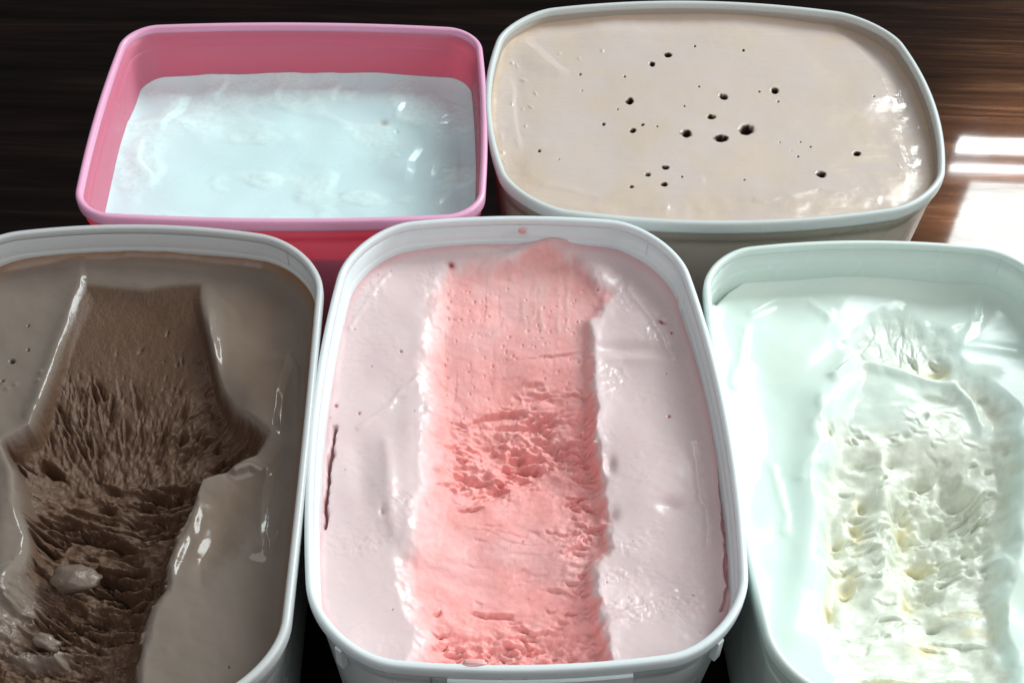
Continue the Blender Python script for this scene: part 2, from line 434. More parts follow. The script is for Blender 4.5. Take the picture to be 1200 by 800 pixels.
# ------------------------------------------------------------------ the ice cream
def make_ice(key, name, depth, relief, nx, ny, mat, label, meniscus=1.2, mw=3.0, film_shade=0.0, group='ice creams filling the tubs', wallfilm=False):
    T = TUBS[key]; P = T['P']; d = T['inn'](depth)-0.9
    Q = P-normals(P)*d*MM
    hx, hy = np.abs(Q[:, 0]).max(), np.abs(Q[:, 1]).max()
    th = np.arctan2(Q[:, 1]/hy, Q[:, 0]/hx); rad = np.hypot(Q[:, 0]/hx, Q[:, 1]/hy)
    o_ = np.argsort(th); th, rad = th[o_], rad[o_]
    th = np.r_[th[-1]-2*np.pi, th, th[0]+2*np.pi]; rad = np.r_[rad[-1], rad, rad[0]]
    s, t = np.meshgrid(np.linspace(-1, 1, nx), np.linspace(-1, 1, ny))
    rho = np.maximum(np.abs(s), np.abs(t)); ang = np.arctan2(t, s)
    R = np.interp(ang, th, rad); nrm = np.hypot(s, t)+1e-9
    x = s/nrm*R*rho*hx; y = t/nrm*R*rho*hy
    c, sn = math.cos(T['rot']), math.sin(T['rot'])
    wx = T['cx']+c*x-sn*y; wy = T['cy']+sn*x+c*y; z0 = T['h']-depth*MM
    u, v = to_px(np.stack([wx, wy, np.full_like(wx, z0)], -1))
    h, cc, fl, fm = relief.sample(u, v)
    e = (1-rho)*min(hx, hy)/MM
    me_ = meniscus*np.exp(-e/mw)
    z = z0+(h+me_)*MM
    fm = np.maximum(fm, film_shade*np.exp(-(e/2.2)**2))
    V = np.stack([x, y, z], -1).reshape(-1, 3)
    i = np.arange(nx*ny).reshape(ny, nx)
    Fc = np.stack([i[:-1, :-1], i[:-1, 1:], i[1:, 1:], i[1:, :-1]], -1).reshape(-1, 4)
    o = mesh_obj(name, V, Fc, mat)
    me = o.data
    for nm, arr in (('scoop_glare', cc), ('fleck_shade', fl), ('film_shade', fm)):
        at_ = me.attributes.new(nm, 'FLOAT', 'POINT'); at_.data.foreach_set('value', np.clip(arr, 0, 1).astype(np.float32).ravel())
    o.location = (T['cx'], T['cy'], 0); o.rotation_euler = (0, 0, T['rot'])
    tag(o, label, 'ice cream', group)
    return o

rnd = random.Random(7)

# ---- strawberry
def strawberry():
    r = Relief(340, 230, 900, 812); X, Y = r.X, r.Y
    tr = [(524, 314), (560, 308), (600, 309), (640, 297), (672, 304), (694, 322), (712, 345), (703, 362), (690, 375), (688, 420), (694, 470), (696, 520), (706, 560), (703, 588), (716, 622), (718, 642), (700, 655), (694, 690), (706, 730), (712, 800), (486, 800), (492, 765), (500, 735), (474, 690), (478, 655), (492, 620), (502, 585), (508, 540), (505, 490), (506, 450), (500, 420), (503, 380), (508, 345)]
    nz = 5*fbm(X/30, Y/30, 3, 3)+1.0*fbm(X/9, Y/9, 8, 2)
    sd = poly_sdf(tr, X, Y)+nz
    left = sstep(640, 560, X)
    wd = 9+11*left
    s = sstep(wd*0.8, -wd*1.25, sd)
    D = interp(Y, [(285, 1.0), (310, 2.5), (345, 4.0), (400, 6.0), (460, 9.0), (500, 12.5), (545, 12.0), (580, 9.0), (640, 7.5), (690, 9), (740, 11), (800, 11)])
    r.h += 1.5*fbm(X/95, Y/95, 21, 2)+0.16*fbm(X/34, Y/28, 22, 3)
    r.h += (0.1+0.2*sstep(600, 690, X))*np.exp(-((sd-8)/9)**2)*(0.6+0.8*vnoise(X/30, Y/30, 31))
    U = np.clip(1-((X-598)/108)**2, 0, 1); r.h -= D*s*(0.62+0.5*U)
    r.c[:] = sstep(7+5*left, -5-14*left, sd+5*fbm(X/12, Y/16, 33, 3))
    for x in (618, 628, 634, 641, 655, 668):
        d = line_d([(x, 306), (x+rnd.uniform(-6, 2), 380)], X+2.5*fbm(X/12, Y/12, 34, 3), Y); k = np.exp(-(d/3.2)**2)*(0.5+0.5*fbm(X/10, Y/14, 35, 2)); r.h += 0.16*k; r.c *= 1-0.3*np.clip(k, 0, 1)
    # plateau shapes
    for a in ((455, 570, 34, 58, 1.8, 0.25), (480, 620, 16, 30, 1.4, 0), (432, 500, 30, 60, 0.9, 0), (480, 480, 14, 40, 0.8, 0), (745, 360, 22, 55, 1.2, -0.35), (770, 540, 50, 60, 1.0, 0), (745, 650, 32, 40, 1.1, 0), (628, 299, 46, 9, 5.0, -0.26), (560, 303, 30, 9, 1.4, 0), (700, 330, 16, 18, 1.6, 0)):
        r.bump(*a)
    for a in ((449, 602, 3.5, 5, 1.5), (715, 545, 6, 10, 2.2), (786, 592, 12, 7, 1.6), (716, 603, 9, 9, 2.0), (470, 655, 8, 14, 1.3), (777, 378, 5, 2, 0.7)):
        r.pit(*a, power=2)
    r.pit(738, 408, 38, 7, 1.5, 0.02, 2); r.pit(745, 420, 36, 6, -0.7, 0.02, 2)
    r.pit(425, 560, 14, 46, 1.3, -0.12, 2)
    d = line_d([(452, 520), (456, 560), (458, 600), (462, 625)], X, Y); r.h += 0.9*np.exp(-(d/8)**2)
    pm = sstep(0.15, 0.6, fbm(X/42, Y/42, 55, 2))*(1-r.c); r.h += pm*0.07*fbm(X/7, Y/5, 56, 2)
    for P in ([(455, 325), (430, 360), (412, 385)], [(490, 440), (455, 475), (420, 500)], [(735, 340), (765, 375), (785, 420)], [(810, 520), (826, 600), (828, 640)], [(700, 730), (745, 712), (790, 690)]):
        d = line_d(P, X+3*fbm(X/20, Y/20, 5, 2), Y); r.h += 0.55*np.exp(-(d/3.2)**2)
    # torn interior
    ci = 0.03+1.0*np.exp(-((X-605)/85)**2-((Y-508)/38)**2)+0.9*np.exp(-((X-600)/110)**2-((Y-755)/34)**2)+0.65*np.exp(-((X-682)/30)**2-((Y-600)/120)**2)+0.5*np.exp(-((X-560)/45)**2-((Y-545)/30)**2)
    ci *= r.c
    bend = 0.0012*(X-600)**2
    r.h += ci*(1.9*fbm(X/30, (Y+bend)/14, 41, 3)+0.9*fbm(X/9, Y/6, 43, 3))
    r.h += r.c*(0.4*fbm(X/50, (Y+bend)/20, 44, 3)+0.03*fbm(X/7, Y/9, 45, 2))
    dens = [((605, 508), (85, 34), 70, 1.0), ((600, 750), (100, 30), 60, 1.0), ((678, 620), (26, 110), 34, 0.5), ((610, 630), (90, 50), 50, 0.22), ((562, 545), (36, 22), 40, 1.0), ((650, 460), (50, 30), 40, 0.5)]
    for (cx, cy), (sx, sy), n, k in dens:
        for _ in range(n):
            x = rnd.gauss(cx, sx*0.6); y = rnd.gauss(cy, sy*0.6)
            if not (496 < x < 712): continue
            r.crack(x, y, 0.0016*(x-600)+rnd.gauss(0, 0.22), rnd.uniform(5, 14)*(3.2 if rnd.random() < 0.25 else 1), k*rnd.uniform(0.4, 2.4), rnd.uniform(0.8, 1.4), rnd.uniform(1.5, 9), 0.35, rnd.uniform(-0.2, 0.25))
    for _ in range(170):                 # narrow deep fissures
        x, y = rnd.choice(((rnd.gauss(600, 45), rnd.gauss(508, 18)), (rnd.gauss(590, 55), rnd.gauss(745, 20)), (rnd.gauss(683, 12), rnd.gauss(600, 60))))
        r.crack(x, y, 0.0018*(x-600)+rnd.gauss(0, 0.3), rnd.uniform(3, 13), rnd.uniform(0.8, 2.8), 0.8, rnd.uniform(0.9, 2.0), 0.2, rnd.uniform(-0.3, 0.3))
    r.crack(648, 407, -0.08, 46, 0.8, 0.8, 3)
    for _ in range(26):
        x = rnd.uniform(510, 690); r.crack(x, rnd.uniform(310, 440), math.pi/2+rnd.gauss(0, 0.1), rnd.uniform(10, 30), rnd.uniform(0.05, 0.18), 1.4, 4)
    for _ in range(120):
        x = rnd.uniform(520, 690); y = rnd.uniform(330, 480); r.pit(x, y, rnd.uniform(0.8, 1.8), rnd.uniform(0.8, 1.4), rnd.uniform(0.2, 0.8), 0, 2)
    # small red flecks
    for _ in range(34):
        q = rnd.uniform(0.4, 1.0); r.pit(rnd.uniform(385, 840), rnd.uniform(310, 750), q*1.3, q, 0.4, rnd.uniform(0, 3), 2, 'g')
    for x, y, a, b in ((529, 313, 4, 3), (775, 377, 4, 1.6), (784, 488, 2, 1.6), (787, 390, 1.6, 1.4), (470, 413, 1.6, 1.4), (394, 475, 2, 2), (421, 483, 1.6, 1.6)):
        r.pit(x, y, a, b, 0.5, 0.3, 2, 'g')
    r.c *= interp(Y, [(300, 0.7), (400, 0.72), (470, 1.0), (590, 0.95), (640, 0.8), (690, 0.95), (720, 1.0)])+0.12*fbm(X/30, Y/30, 36, 2)*r.c
    r.c = np.clip(r.c, 0, 1)
    for x, y, a, b in ((745, 712, 40, 16), (725, 672, 22, 10), (800, 706, 26, 16), (735, 345, 12, 28), (436, 342, 14, 22), (765, 395, 18, 14), (720, 440, 12, 20), (470, 590, 14, 10), (420, 640, 30, 12), (820, 560, 6, 50), (500, 330, 10, 20), (735, 640, 20, 10)):
        k = np.exp(-((X-x)/a)**2-((Y-y)/b)**2); r.h += k*0.20*fbm(X/6, Y/4.5, 57, 2)
    # where it has shrunk away from the tub; dark red tint paints the gap's shade
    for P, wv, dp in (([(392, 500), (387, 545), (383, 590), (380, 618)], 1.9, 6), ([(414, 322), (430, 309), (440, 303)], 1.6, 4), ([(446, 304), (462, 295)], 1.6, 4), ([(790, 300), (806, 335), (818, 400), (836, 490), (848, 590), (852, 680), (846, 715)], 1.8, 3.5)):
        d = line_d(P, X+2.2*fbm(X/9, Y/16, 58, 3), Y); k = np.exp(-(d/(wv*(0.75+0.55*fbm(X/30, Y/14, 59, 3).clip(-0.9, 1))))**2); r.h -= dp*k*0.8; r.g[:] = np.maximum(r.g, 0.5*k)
    return r
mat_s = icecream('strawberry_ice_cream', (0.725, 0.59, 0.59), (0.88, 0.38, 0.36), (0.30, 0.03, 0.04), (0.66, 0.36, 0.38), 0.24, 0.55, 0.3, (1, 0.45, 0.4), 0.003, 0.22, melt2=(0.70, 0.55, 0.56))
straw = make_ice('S', 'ice_cream', 17, strawberry(), 470, 560, mat_s, 'pink strawberry ice cream with a coral trench scooped down its pale melted top', 2.0, 3.0, 0.8)

# ---- chocolate
def chocolate():
    r = Relief(-70, 240, 400, 860); X, Y = r.X, r.Y
    tr = [(100, 334), (170, 338), (236, 333), (240, 370), (248, 410), (258, 448), (272, 472), (292, 490), (312, 508), (298, 528), (270, 545), (236, 560), (222, 590), (212, 620), (200, 655), (192, 690), (176, 720), (166, 760), (150, 860), (-70, 860), (-70, 760), (0, 700), (30, 668), (34, 630), (24, 590), (22, 560), (8, 535), (2, 520), (36, 500), (52, 465), (66, 425), (80, 385)]
    nz = (4*fbm(X/40, Y/40, 63, 2)+0.5*fbm(X/9, Y/9, 68, 2))*(0.35+0.65*sstep(470, 560, Y))
    sd = poly_sdf(tr, X, Y)+nz
    low = sstep(560, 640, Y)
    wd = 8+13*low+8*sstep(420, 330, Y)+9*np.exp(-((X-295)/40)**2-((Y-505)/40)**2)
    s = sstep(wd*0.5, -wd, sd)
    D = interp(Y, [(325, 0.8), (345, 2.2), (400, 6), (460, 11), (520, 16.5), (560, 17), (620, 13), (700, 12), (860, 13)])
    r.h += 1.0*fbm(X/110, Y/110, 71, 3)+0.2*fbm(X/34, Y/26, 72, 3)
    r.h += 0.8*np.exp(-((sd-6)/8)**2)*sstep(300, 20, X)
    xc = interp(Y, [(330, 168), (450, 160), (540, 140), (640, 118), (800, 70)]); xw = interp(Y, [(330, 74), (450, 120), (520, 160), (600, 110), (800, 110)])
    U = np.clip(1-((X-xc)/xw)**2, 0, 1); r.h -= D*s*(0.45+0.75*U)
    r.c[:] = sstep(3, -4, sd)
    # the smooth slump right of the trench
    sl = poly_sdf([(330, 520), (262, 545), (240, 575), (222, 615), (206, 660), (235, 680), (268, 655), (300, 610), (330, 560)], X, Y)+nz
    k = sstep(16, -30, sl); r.h -= 3.4*k; r.f[:] = np.maximum(r.f, 0.22*k)
    sl2 = poly_sdf([(258, 345), (330, 340), (345, 470), (330, 500), (290, 480), (262, 430)], X, Y)
    k2 = sstep(20, -26, sl2); r.h -= 1.6*k2; r.f[:] = np.maximum(r.f, 0.25*k2)
    r.bump(290, 540, 26, 10, 2.2, -0.2); r.bump(232, 640, 10, 30, 1.4, 0.3); r.bump(250, 400, 8, 30, 1.2, -0.15)
    r.bump(345, 470, 10, 60, 1.8, 0.0); r.bump(316, 600, 12, 46, 1.5, 0.1)
    r.bump(150, 318, 70, 9, 1.0, 0.0)
    # torn interior
    cx, cy = 150, 545
    dx, dy = X-cx, Y-300
    dx = X-115; th = np.arctan2(dx, 640-Y)           # streaks fan out down the slab
    up = r.c*sstep(560, 520, Y); dn = r.c*sstep(520, 560, Y)
    amp = sstep(380, 520, Y)
    r.h += up*(0.03+amp**2*0.16)*(ridged(th*16+0.4*fbm(X/30, Y/30, 82, 2), np.hypot(dx, 640-Y)/38, 81, 4)-0.6)
    r.h += up*amp*0.7*fbm(X/7, Y/9, 83, 3)
    bend = 0.0016*(X-120)**2+9*fbm(X/60, Y/60, 88, 2)
    r.h += dn*(2.0*fbm(X/60, (Y+bend)/17, 84, 3)+0.7*fbm(X/14, Y/7, 85, 3))
    lowr = r.c*sstep(640, 700, Y)*sstep(190, 110, X)
    r.h += lowr*(2.4*(ridged(X/17, Y/13, 86, 4)-0.5))
    for _ in range(110):
        x = rnd.uniform(15, 235); y = rnd.uniform(535, 800)
        if poly_sdf(tr, np.array([x]), np.array([y]))[0] > -3: continue
        r.crack(x, y, 0.0022*(x-120)*-1+rnd.gauss(0.12, 0.25), rnd.uniform(10, 70), rnd.uniform(1.5, 5.5), rnd.uniform(0.9, 1.8), rnd.uniform(3, 9), 0.35, rnd.uniform(-0.25, 0.25))
    for x, y, a, L, dp in ((100, 604, 0.22, 62, 4.5), (160, 645, 0.06, 56, 3.6), (70, 588, 0.12, 34, 2.6), (190, 585, -0.15, 42, 2.6), (200, 640, -0.2, 18, 3), (45, 632, 0.25, 26, 2.4), (150, 560, 0.05, 50, 2.5), (60, 530, 0.75, 26, 4.5), (220, 575, -0.3, 26, 2.0)):
        r.crack(x, y, a, L, dp*1.6, 2.0, 8, 0.3, 0.12)
    for _ in range(60):
        x = rnd.uniform(45, 300); y = rnd.gauss(500, 38)
        if poly_sdf(tr, np.array([x]), np.array([y]))[0] > -3: continue
        a = math.atan2(y-600, x-115)
        r.crack(x, y, a+rnd.gauss(0, 0.25), rnd.uniform(4, 20), rnd.uniform(0.4, 2.4), 0.9, rnd.uniform(2, 5), 0.4)
    for _ in range(110):                 # narrow deep fissures
        x = rnd.uniform(25, 225); y = rnd.uniform(545, 800)
        if poly_sdf(tr, np.array([x]), np.array([y]))[0] > -6: continue
        r.crack(x, y, 0.10-0.0018*(x-120)+rnd.gauss(0, 0.2), rnd.uniform(6, 40), rnd.uniform(3.5, 8), 1.0, rnd.uniform(1.0, 2.2), 0.12, rnd.uniform(-0.2, 0.2))
    for _ in range(75):
        q = abs(rnd.gauss(0, 1)); a = rnd.uniform(-2.75, -0.25); d_ = rnd.uniform(30, 150)
        x = 118+d_*math.cos(a)*1.25; y = 560+d_*math.sin(a)*0.8
        if poly_sdf(tr, np.array([x]), np.array([y]))[0] > -6: continue
        r.crack(x, y, math.atan2((y-560)/0.8, (x-118)/1.25)+rnd.gauss(0, 0.14), rnd.uniform(4, 22), rnd.uniform(0.8, 3.4), 1.0, rnd.uniform(2, 7), 0.12, rnd.uniform(-0.15, 0.15))
    for _ in range(60):
        x = rnd.gauss(262, 22); y = rnd.gauss(492, 22)
        r.crack(x, y, -0.5+rnd.gauss(0, 0.25), rnd.uniform(8, 24), rnd.uniform(0.8, 2.6), 1.0, rnd.uniform(2, 6), 0.4)
    r.bump(258, 470, 26, 50, -6, -0.3); r.crack(272, 508, -0.42, 44, 5.5, 2.0, 8, 0.2); r.crack(262, 486, -0.62, 26, 4.5, 1.6, 6, 0.2)
    for _ in range(230):
        x, y = rnd.choice(((rnd.gauss(78, 16), rnd.gauss(475, 28)), (rnd.uniform(70, 250), rnd.gauss(465, 40))))
        if poly_sdf(tr, np.array([x]), np.array([y]))[0] > -6: continue
        a = math.atan2(y-620, x-115); r.pit(x, y, rnd.uniform(1.2, 4), rnd.uniform(0.7, 1.5), rnd.uniform(0.3, 1.2), a+rnd.gauss(0, 0.3), 2)
    for P, wv, hh in (([(338, 418), (330, 440), (324, 470), (321, 505)], 10, 2.0), ([(341, 418), (349, 440), (349, 500)], 4, 0.7), ([(311, 545), (308, 600), (310, 650)], 10, 2.0), ([(341, 530), (333, 600), (316, 648)], 5, 0.8), ([(96, 310), (93, 335), (80, 385), (63, 430), (40, 492)], 7, 1.15), ([(247, 372), (247, 395), (254, 425)], 7, 1.1), ([(216, 634), (210, 650), (204, 672)], 6, 1.0), ([(232, 600), (226, 622)], 5, 0.8), ([(18, 545), (22, 575), (20, 610)], 6, 1.0)):
        r.facet(P, wv, hh)
    d = line_d([(276, 548), (292, 543), (312, 548)], X, Y); r.h += 1.6*np.exp(-(d/7)**2)
    for x, y, q in ((14, 423, 3.2), (33, 410, 1.6), (33, 381, 1.4), (3, 446, 2), (268, 782, 1.2)):
        r.pit(x, y, q, q*0.7, 1.6, 0, 3, 'g')
    for x, y in ((3, 448), (18, 450), (48, 438), (45, 448), (8, 455)): r.bump(x, y, 3, 2, 0.5)
    # melted blobs that ran back into the trench
    for x, y, a, b, hh in ((6, 600, 22, 62, 4), (12, 690, 28, 30, 6), (-14, 720, 34, 26, 6), (28, 757, 22, 9, 5), (58, 752, 16, 9, 5)):
        r.bump(x, y, a, b, hh); w_ = r.win(x, y, 80); kk = np.exp(-(((X[w_]-x)/a)**2+((Y[w_]-y)/b)**2)**1.5); r.c[w_] *= 1-0.95*kk
    return r
mat_c = icecream('chocolate_ice_cream', (0.200, 0.166, 0.138), (0.108, 0.060, 0.036), (0.02, 0.012, 0.008), (0.23, 0.12, 0.06), 0.10, 0.5, 0.08, (1, 0.6, 0.4), 0.002, 0.45, melt2=(0.215, 0.175, 0.148))
choc = make_ice('L', 'ice_cream', 17, chocolate(), 480, 600, mat_c, 'brown chocolate ice cream with a deep torn trench and a glossy melted skin', 4.5, 2.6, 1.0)

def chunk(parent, u, v, z, rx, ry, rz, ang, mat, seed):
    n, m_ = 26, 16; V = []; Fc = []
    for j in range(m_+1):
        p = math.pi*j/m_
        for i in range(n):
            t = 2*math.pi*i/n
            x, y, q = math.sin(p)*math.cos(t), math.sin(p)*math.sin(t), math.cos(p)
            x, y, q = [math.copysign(abs(e_)**0.8, e_) for e_ in (x, y, q)]
            k = 1+0.20*float(vnoise(np.array([x*1.7+seed]), np.array([y*1.7+q*1.3+seed]), seed)[0])+0.05*float(vnoise(np.array([x*6+seed]), np.array([y*6+q*5]), seed)[0])
            V.append((x*rx*k, y*ry*k, q*rz*k))
    for j in range(m_):
        for i in range(n): Fc.append((j*n+i, (j+1)*n+i, (j+1)*n+(i+1) % n, j*n+(i+1) % n))
    P = at(u, v, z); V = np.array(V); c, s = math.cos(ang), math.sin(ang)
    W = np.c_[c*V[:, 0]-s*V[:, 1]+P[0], s*V[:, 0]+c*V[:, 1]+P[1], V[:, 2]+P[2]]
    # into the parent's frame
    c, s = math.cos(-parent.rotation_euler.z), math.sin(-parent.rotation_euler.z); L = W-np.array(parent.location)
    W = np.c_[c*L[:, 0]-s*L[:, 1], s*L[:, 0]+c*L[:, 1], L[:, 2]]
    return mesh_obj('chunk', W, Fc, mat, parent)
zl = TUBS['L']['h']-0.017
def torn(o, v):
    a_ = o.data.attributes.new('scoop_glare', 'FLOAT', 'POINT'); a_.data.foreach_set('value', np.full(len(o.data.vertices), v, np.float32)); return o
tag(torn(chunk(choc, 90, 678, zl-0.0065, 0.0086, 0.0050, 0.0044, 0.12, mat_c, 3), 0.45), 'smooth oval lump lying in the torn trench')
torn(chunk(choc, 55, 752, zl-0.007, 0.0050, 0.0025, 0.0028, -0.3, mat_c, 5), 0.2)

# ---- vanilla
def vanilla():
    r = Relief(810, 270, 1290, 870); X, Y = r.X, r.Y
    tr = [(985, 400), (1020, 372), (1070, 362), (1105, 385), (1118, 425), (1150, 440), (1180, 480), (1195, 530), (1192, 600), (1182, 650), (1178, 720), (1190, 790), (1180, 860), (1000, 860), (985, 790), (962, 740), (958, 690), (968, 640), (958, 600), (968, 560), (968, 510), (984, 470), (990, 430)]
    nz = 9*fbm(X/40, Y/40, 103, 3)
    sd = poly_sdf(tr, X, Y)+nz
    s = sstep(10, -22, sd)
    D = interp(Y, [(360, 1.5), (420, 4), (470, 5), (520, 8), (600, 11), (680, 9), (740, 6.5), (800, 5), (860, 5)])
    r.h += 1.1*fbm(X/100, Y/110, 113, 2)+0.10*fbm(X/34, Y/30, 112, 2)
    r.h -= D*s
    r.c[:] = sstep(2, -16, sd+5*fbm(X/14, Y/14, 119, 3))
    # rounded shoulder left of the scoop and the folds of the melted skin
    d = line_d([(962, 470), (948, 540), (950, 600), (940, 680), (930, 740)], X, Y); r.h += 2.6*np.exp(-(d/20)**2)
    d = line_d([(1205, 520), (1200, 600), (1190, 660)], X, Y); r.h += 2.2*np.exp(-(d/16)**2)
    d = line_d([(978, 436), (995, 420), (1020, 417), (1050, 426), (1085, 440), (1120, 444), (1142, 460), (1155, 490)], X, Y+2*fbm(X/18, Y/18, 4, 2))
    below = sstep(-2, 4, Y-interp(X, [(978, 436), (995, 420), (1020, 417), (1050, 426), (1085, 440), (1120, 444), (1142, 460), (1155, 490)]))
    r.h += 2.4*np.exp(-(d/8)**2)*(0.4+0.6*below)
    k = np.exp(-(d/16)**2)*below; r.c *= 1-0.9*k
    k = np.exp(-((X-1035)/62)**4-((Y-462)/34)**4); r.h += 2.0*k; r.c *= 1-0.75*k
    d = line_d([(938, 560), (958, 520), (962, 470)], X+6*fbm(X/25, Y/25, 16, 2), Y); r.h += 0.7*np.exp(-(d/7)**2)
    for P in ([(872, 385), (865, 430), (862, 450)], [(880, 365), (910, 350), (945, 352), (970, 370)], [(905, 545), (915, 590), (922, 622)], [(1140, 370), (1110, 385)], [(1145, 350), (1130, 405), (1190, 412)]):
        d = line_d(P, X+3*fbm(X/20, Y/20, 15, 2), Y); r.h += 0.7*np.exp(-(d/6)**2)
    for a in ((915, 400, 60, 70, 0.5, 0.2), (900, 520, 34, 80, -1.6, 0.0), (895, 620, 26, 80, 1.2, 0.1), (1170, 360, 40, 30, 1.6, 0), (1160, 420, 40, 30, 1.2, 0), (1090, 350, 40, 16, -1.2, 0)):
        r.bump(*a)
    # torn interior: pockets with thin walls between
    ci = r.c*np.clip(0.25+np.exp(-((X-1075)/100)**2-((Y-600)/120)**2), 0, 1)
    r.h += ci*(2.6*fbm(X/44, Y/36, 121, 2)+0.6*fbm(X/20+0.4*Y/20, Y/13, 123, 2))
    r.h += r.c*(0.3*fbm(X/26, Y/12, 124, 2)+0.03*fbm(X/6, Y/5, 125, 2))
    cav = poly_sdf([(1052, 556), (1085, 536), (1130, 540), (1160, 570), (1160, 625), (1120, 655), (1108, 700), (1070, 690), (1050, 640), (1044, 600)], X, Y)+7*fbm(X/22, Y/22, 127, 3)
    r.h -= 6.5*sstep(6, -20, cav)
    r.h += sstep(4, -10, cav)*(2.4*fbm(X/24, Y/18, 128, 3))
    d = line_d([(1040, 530), (1042, 570), (1050, 610), (1048, 650), (1030, 690)], X+5*fbm(X/30, Y/30, 126, 2), Y); r.h += 2.6*np.exp(-(d/11)**2)
    d = line_d([(1100, 640), (1140, 655), (1165, 640)], X, Y+4*fbm(X/20, Y/20, 129, 2)); r.h += 1.8*np.exp(-(d/9)**2)
    for _ in range(40):
        x = rnd.gauss(1075, 62); y = rnd.gauss(600, 66)
        if poly_sdf(tr, np.array([x]), np.array([y]))[0] > -8: continue
        q = rnd.uniform(3, 11); r.pit(x, y, q*rnd.uniform(1, 1.9), q*0.75, rnd.uniform(0.6, 2.6), rnd.gauss(-0.3, 0.4), rnd.choice((2, 3)))
    for x, y, a, b, dp in ((1072, 597, 16, 26, 5), (1018, 577, 9, 9, 3.5), (985, 630, 12, 10, 3), (990, 620, 10, 6, 2.5), (1090, 636, 20, 9, 4.5), (1000, 668, 14, 26, 4), (975, 705, 9, 20, 3.5), (1075, 688, 14, 16, 4), (1110, 590, 20, 11, 3), (1090, 545, 24, 8, 3), (975, 500, 5, 9, 2.5), (1050, 528, 12, 8, 3), (1013, 530, 16, 8, 2.5), (1105, 718, 12, 6, 3), (1145, 655, 10, 8, 2.5), (1100, 432, 16, 8, 2), (1010, 600, 10, 20, 2.5), (1110, 460, 34, 9, 2.0)):
        r.pit(x+rnd.uniform(-2, 2), y, a, b, dp*0.9, rnd.uniform(-0.6, 0.3), 2); r.pit(x-a*0.2, y+b*0.25, a*0.6, b*0.5, dp*0.7, rnd.uniform(-0.6, 0.3), 4)
    for x, y, a, b in ((985, 622, 14, 7), (990, 626, 12, 6), (1000, 668, 14, 24), (975, 705, 9, 18), (1013, 576, 9, 8), (1145, 706, 36, 5), (1150, 730, 24, 6), (1090, 750, 22, 9), (1045, 793, 40, 3), (1098, 432, 20, 8), (1090, 637, 22, 9), (1070, 598, 14, 24), (1075, 690, 14, 14), (975, 500, 5, 9), (1010, 610, 10, 20)):
        w_ = r.win(x, y, max(a, b)*2.2); k = np.exp(-(((X[w_]-x)/a)**2+((Y[w_]-y)/b)**2)**1.3)*(0.5+0.35*fbm(X[w_]/8, Y[w_]/8, 9, 2)); r.f[w_] = np.maximum(r.f[w_], k)
    for _ in range(120):
        x = rnd.uniform(985, 1170); y = rnd.gauss(575, 70)
        if poly_sdf(tr, np.array([x]), np.array([y]))[0] > -6: continue
        r.crack(x, y, rnd.gauss(0.35 if y < 560 else -0.2, 0.3), rnd.uniform(5, 20), rnd.uniform(0.4, 1.7), 1.1, rnd.uniform(2, 6), 0.45, rnd.uniform(-0.4, 0.4))
    for x, y, a, L, dp in ((1150, 706, 0.06, 34, 2.2), (1045, 793, 0.02, 40, 2.4), (1120, 790, -0.1, 24, 1.2), (1130, 745, 0.1, 40, 1.6), (1090, 750, 0.15, 30, 1.4), (1010, 745, 0.1, 24, 1.2)):
        r.crack(x, y, a, L, dp, 1.2, 7, 0.4)
    for _ in range(60):
        r.crack(rnd.gauss(1045, 36), rnd.gauss(392, 14), math.pi/2+rnd.gauss(0, 0.35), rnd.uniform(6, 20), rnd.uniform(0.2, 0.9), 1.2, 5, 0.3, rnd.uniform(-0.3, 0.3))
    r.c *= 1-0.6*sstep(425, 405, Y)
    d = line_d([(838, 356), (852, 342), (868, 332)], X, Y); r.h -= 3.5*np.exp(-(d/2.2)**4)
    return r
mat_v = icecream('vanilla_ice_cream', (0.70, 0.815, 0.745), (0.74, 0.785, 0.675), (0.6, 0.55, 0.3), (0.76, 0.69, 0.42), 0.16, 0.34, 0.3, (1, 0.9, 0.6), 0.003, 0.10, melt2=(0.67, 0.81, 0.75))
make_ice('V', 'ice_cream', 20, vanilla(), 470, 580, mat_v, 'creamy white vanilla ice cream with torn yellowish hollows under a glossy melted skin', 1.5, 4.0, 0.0)

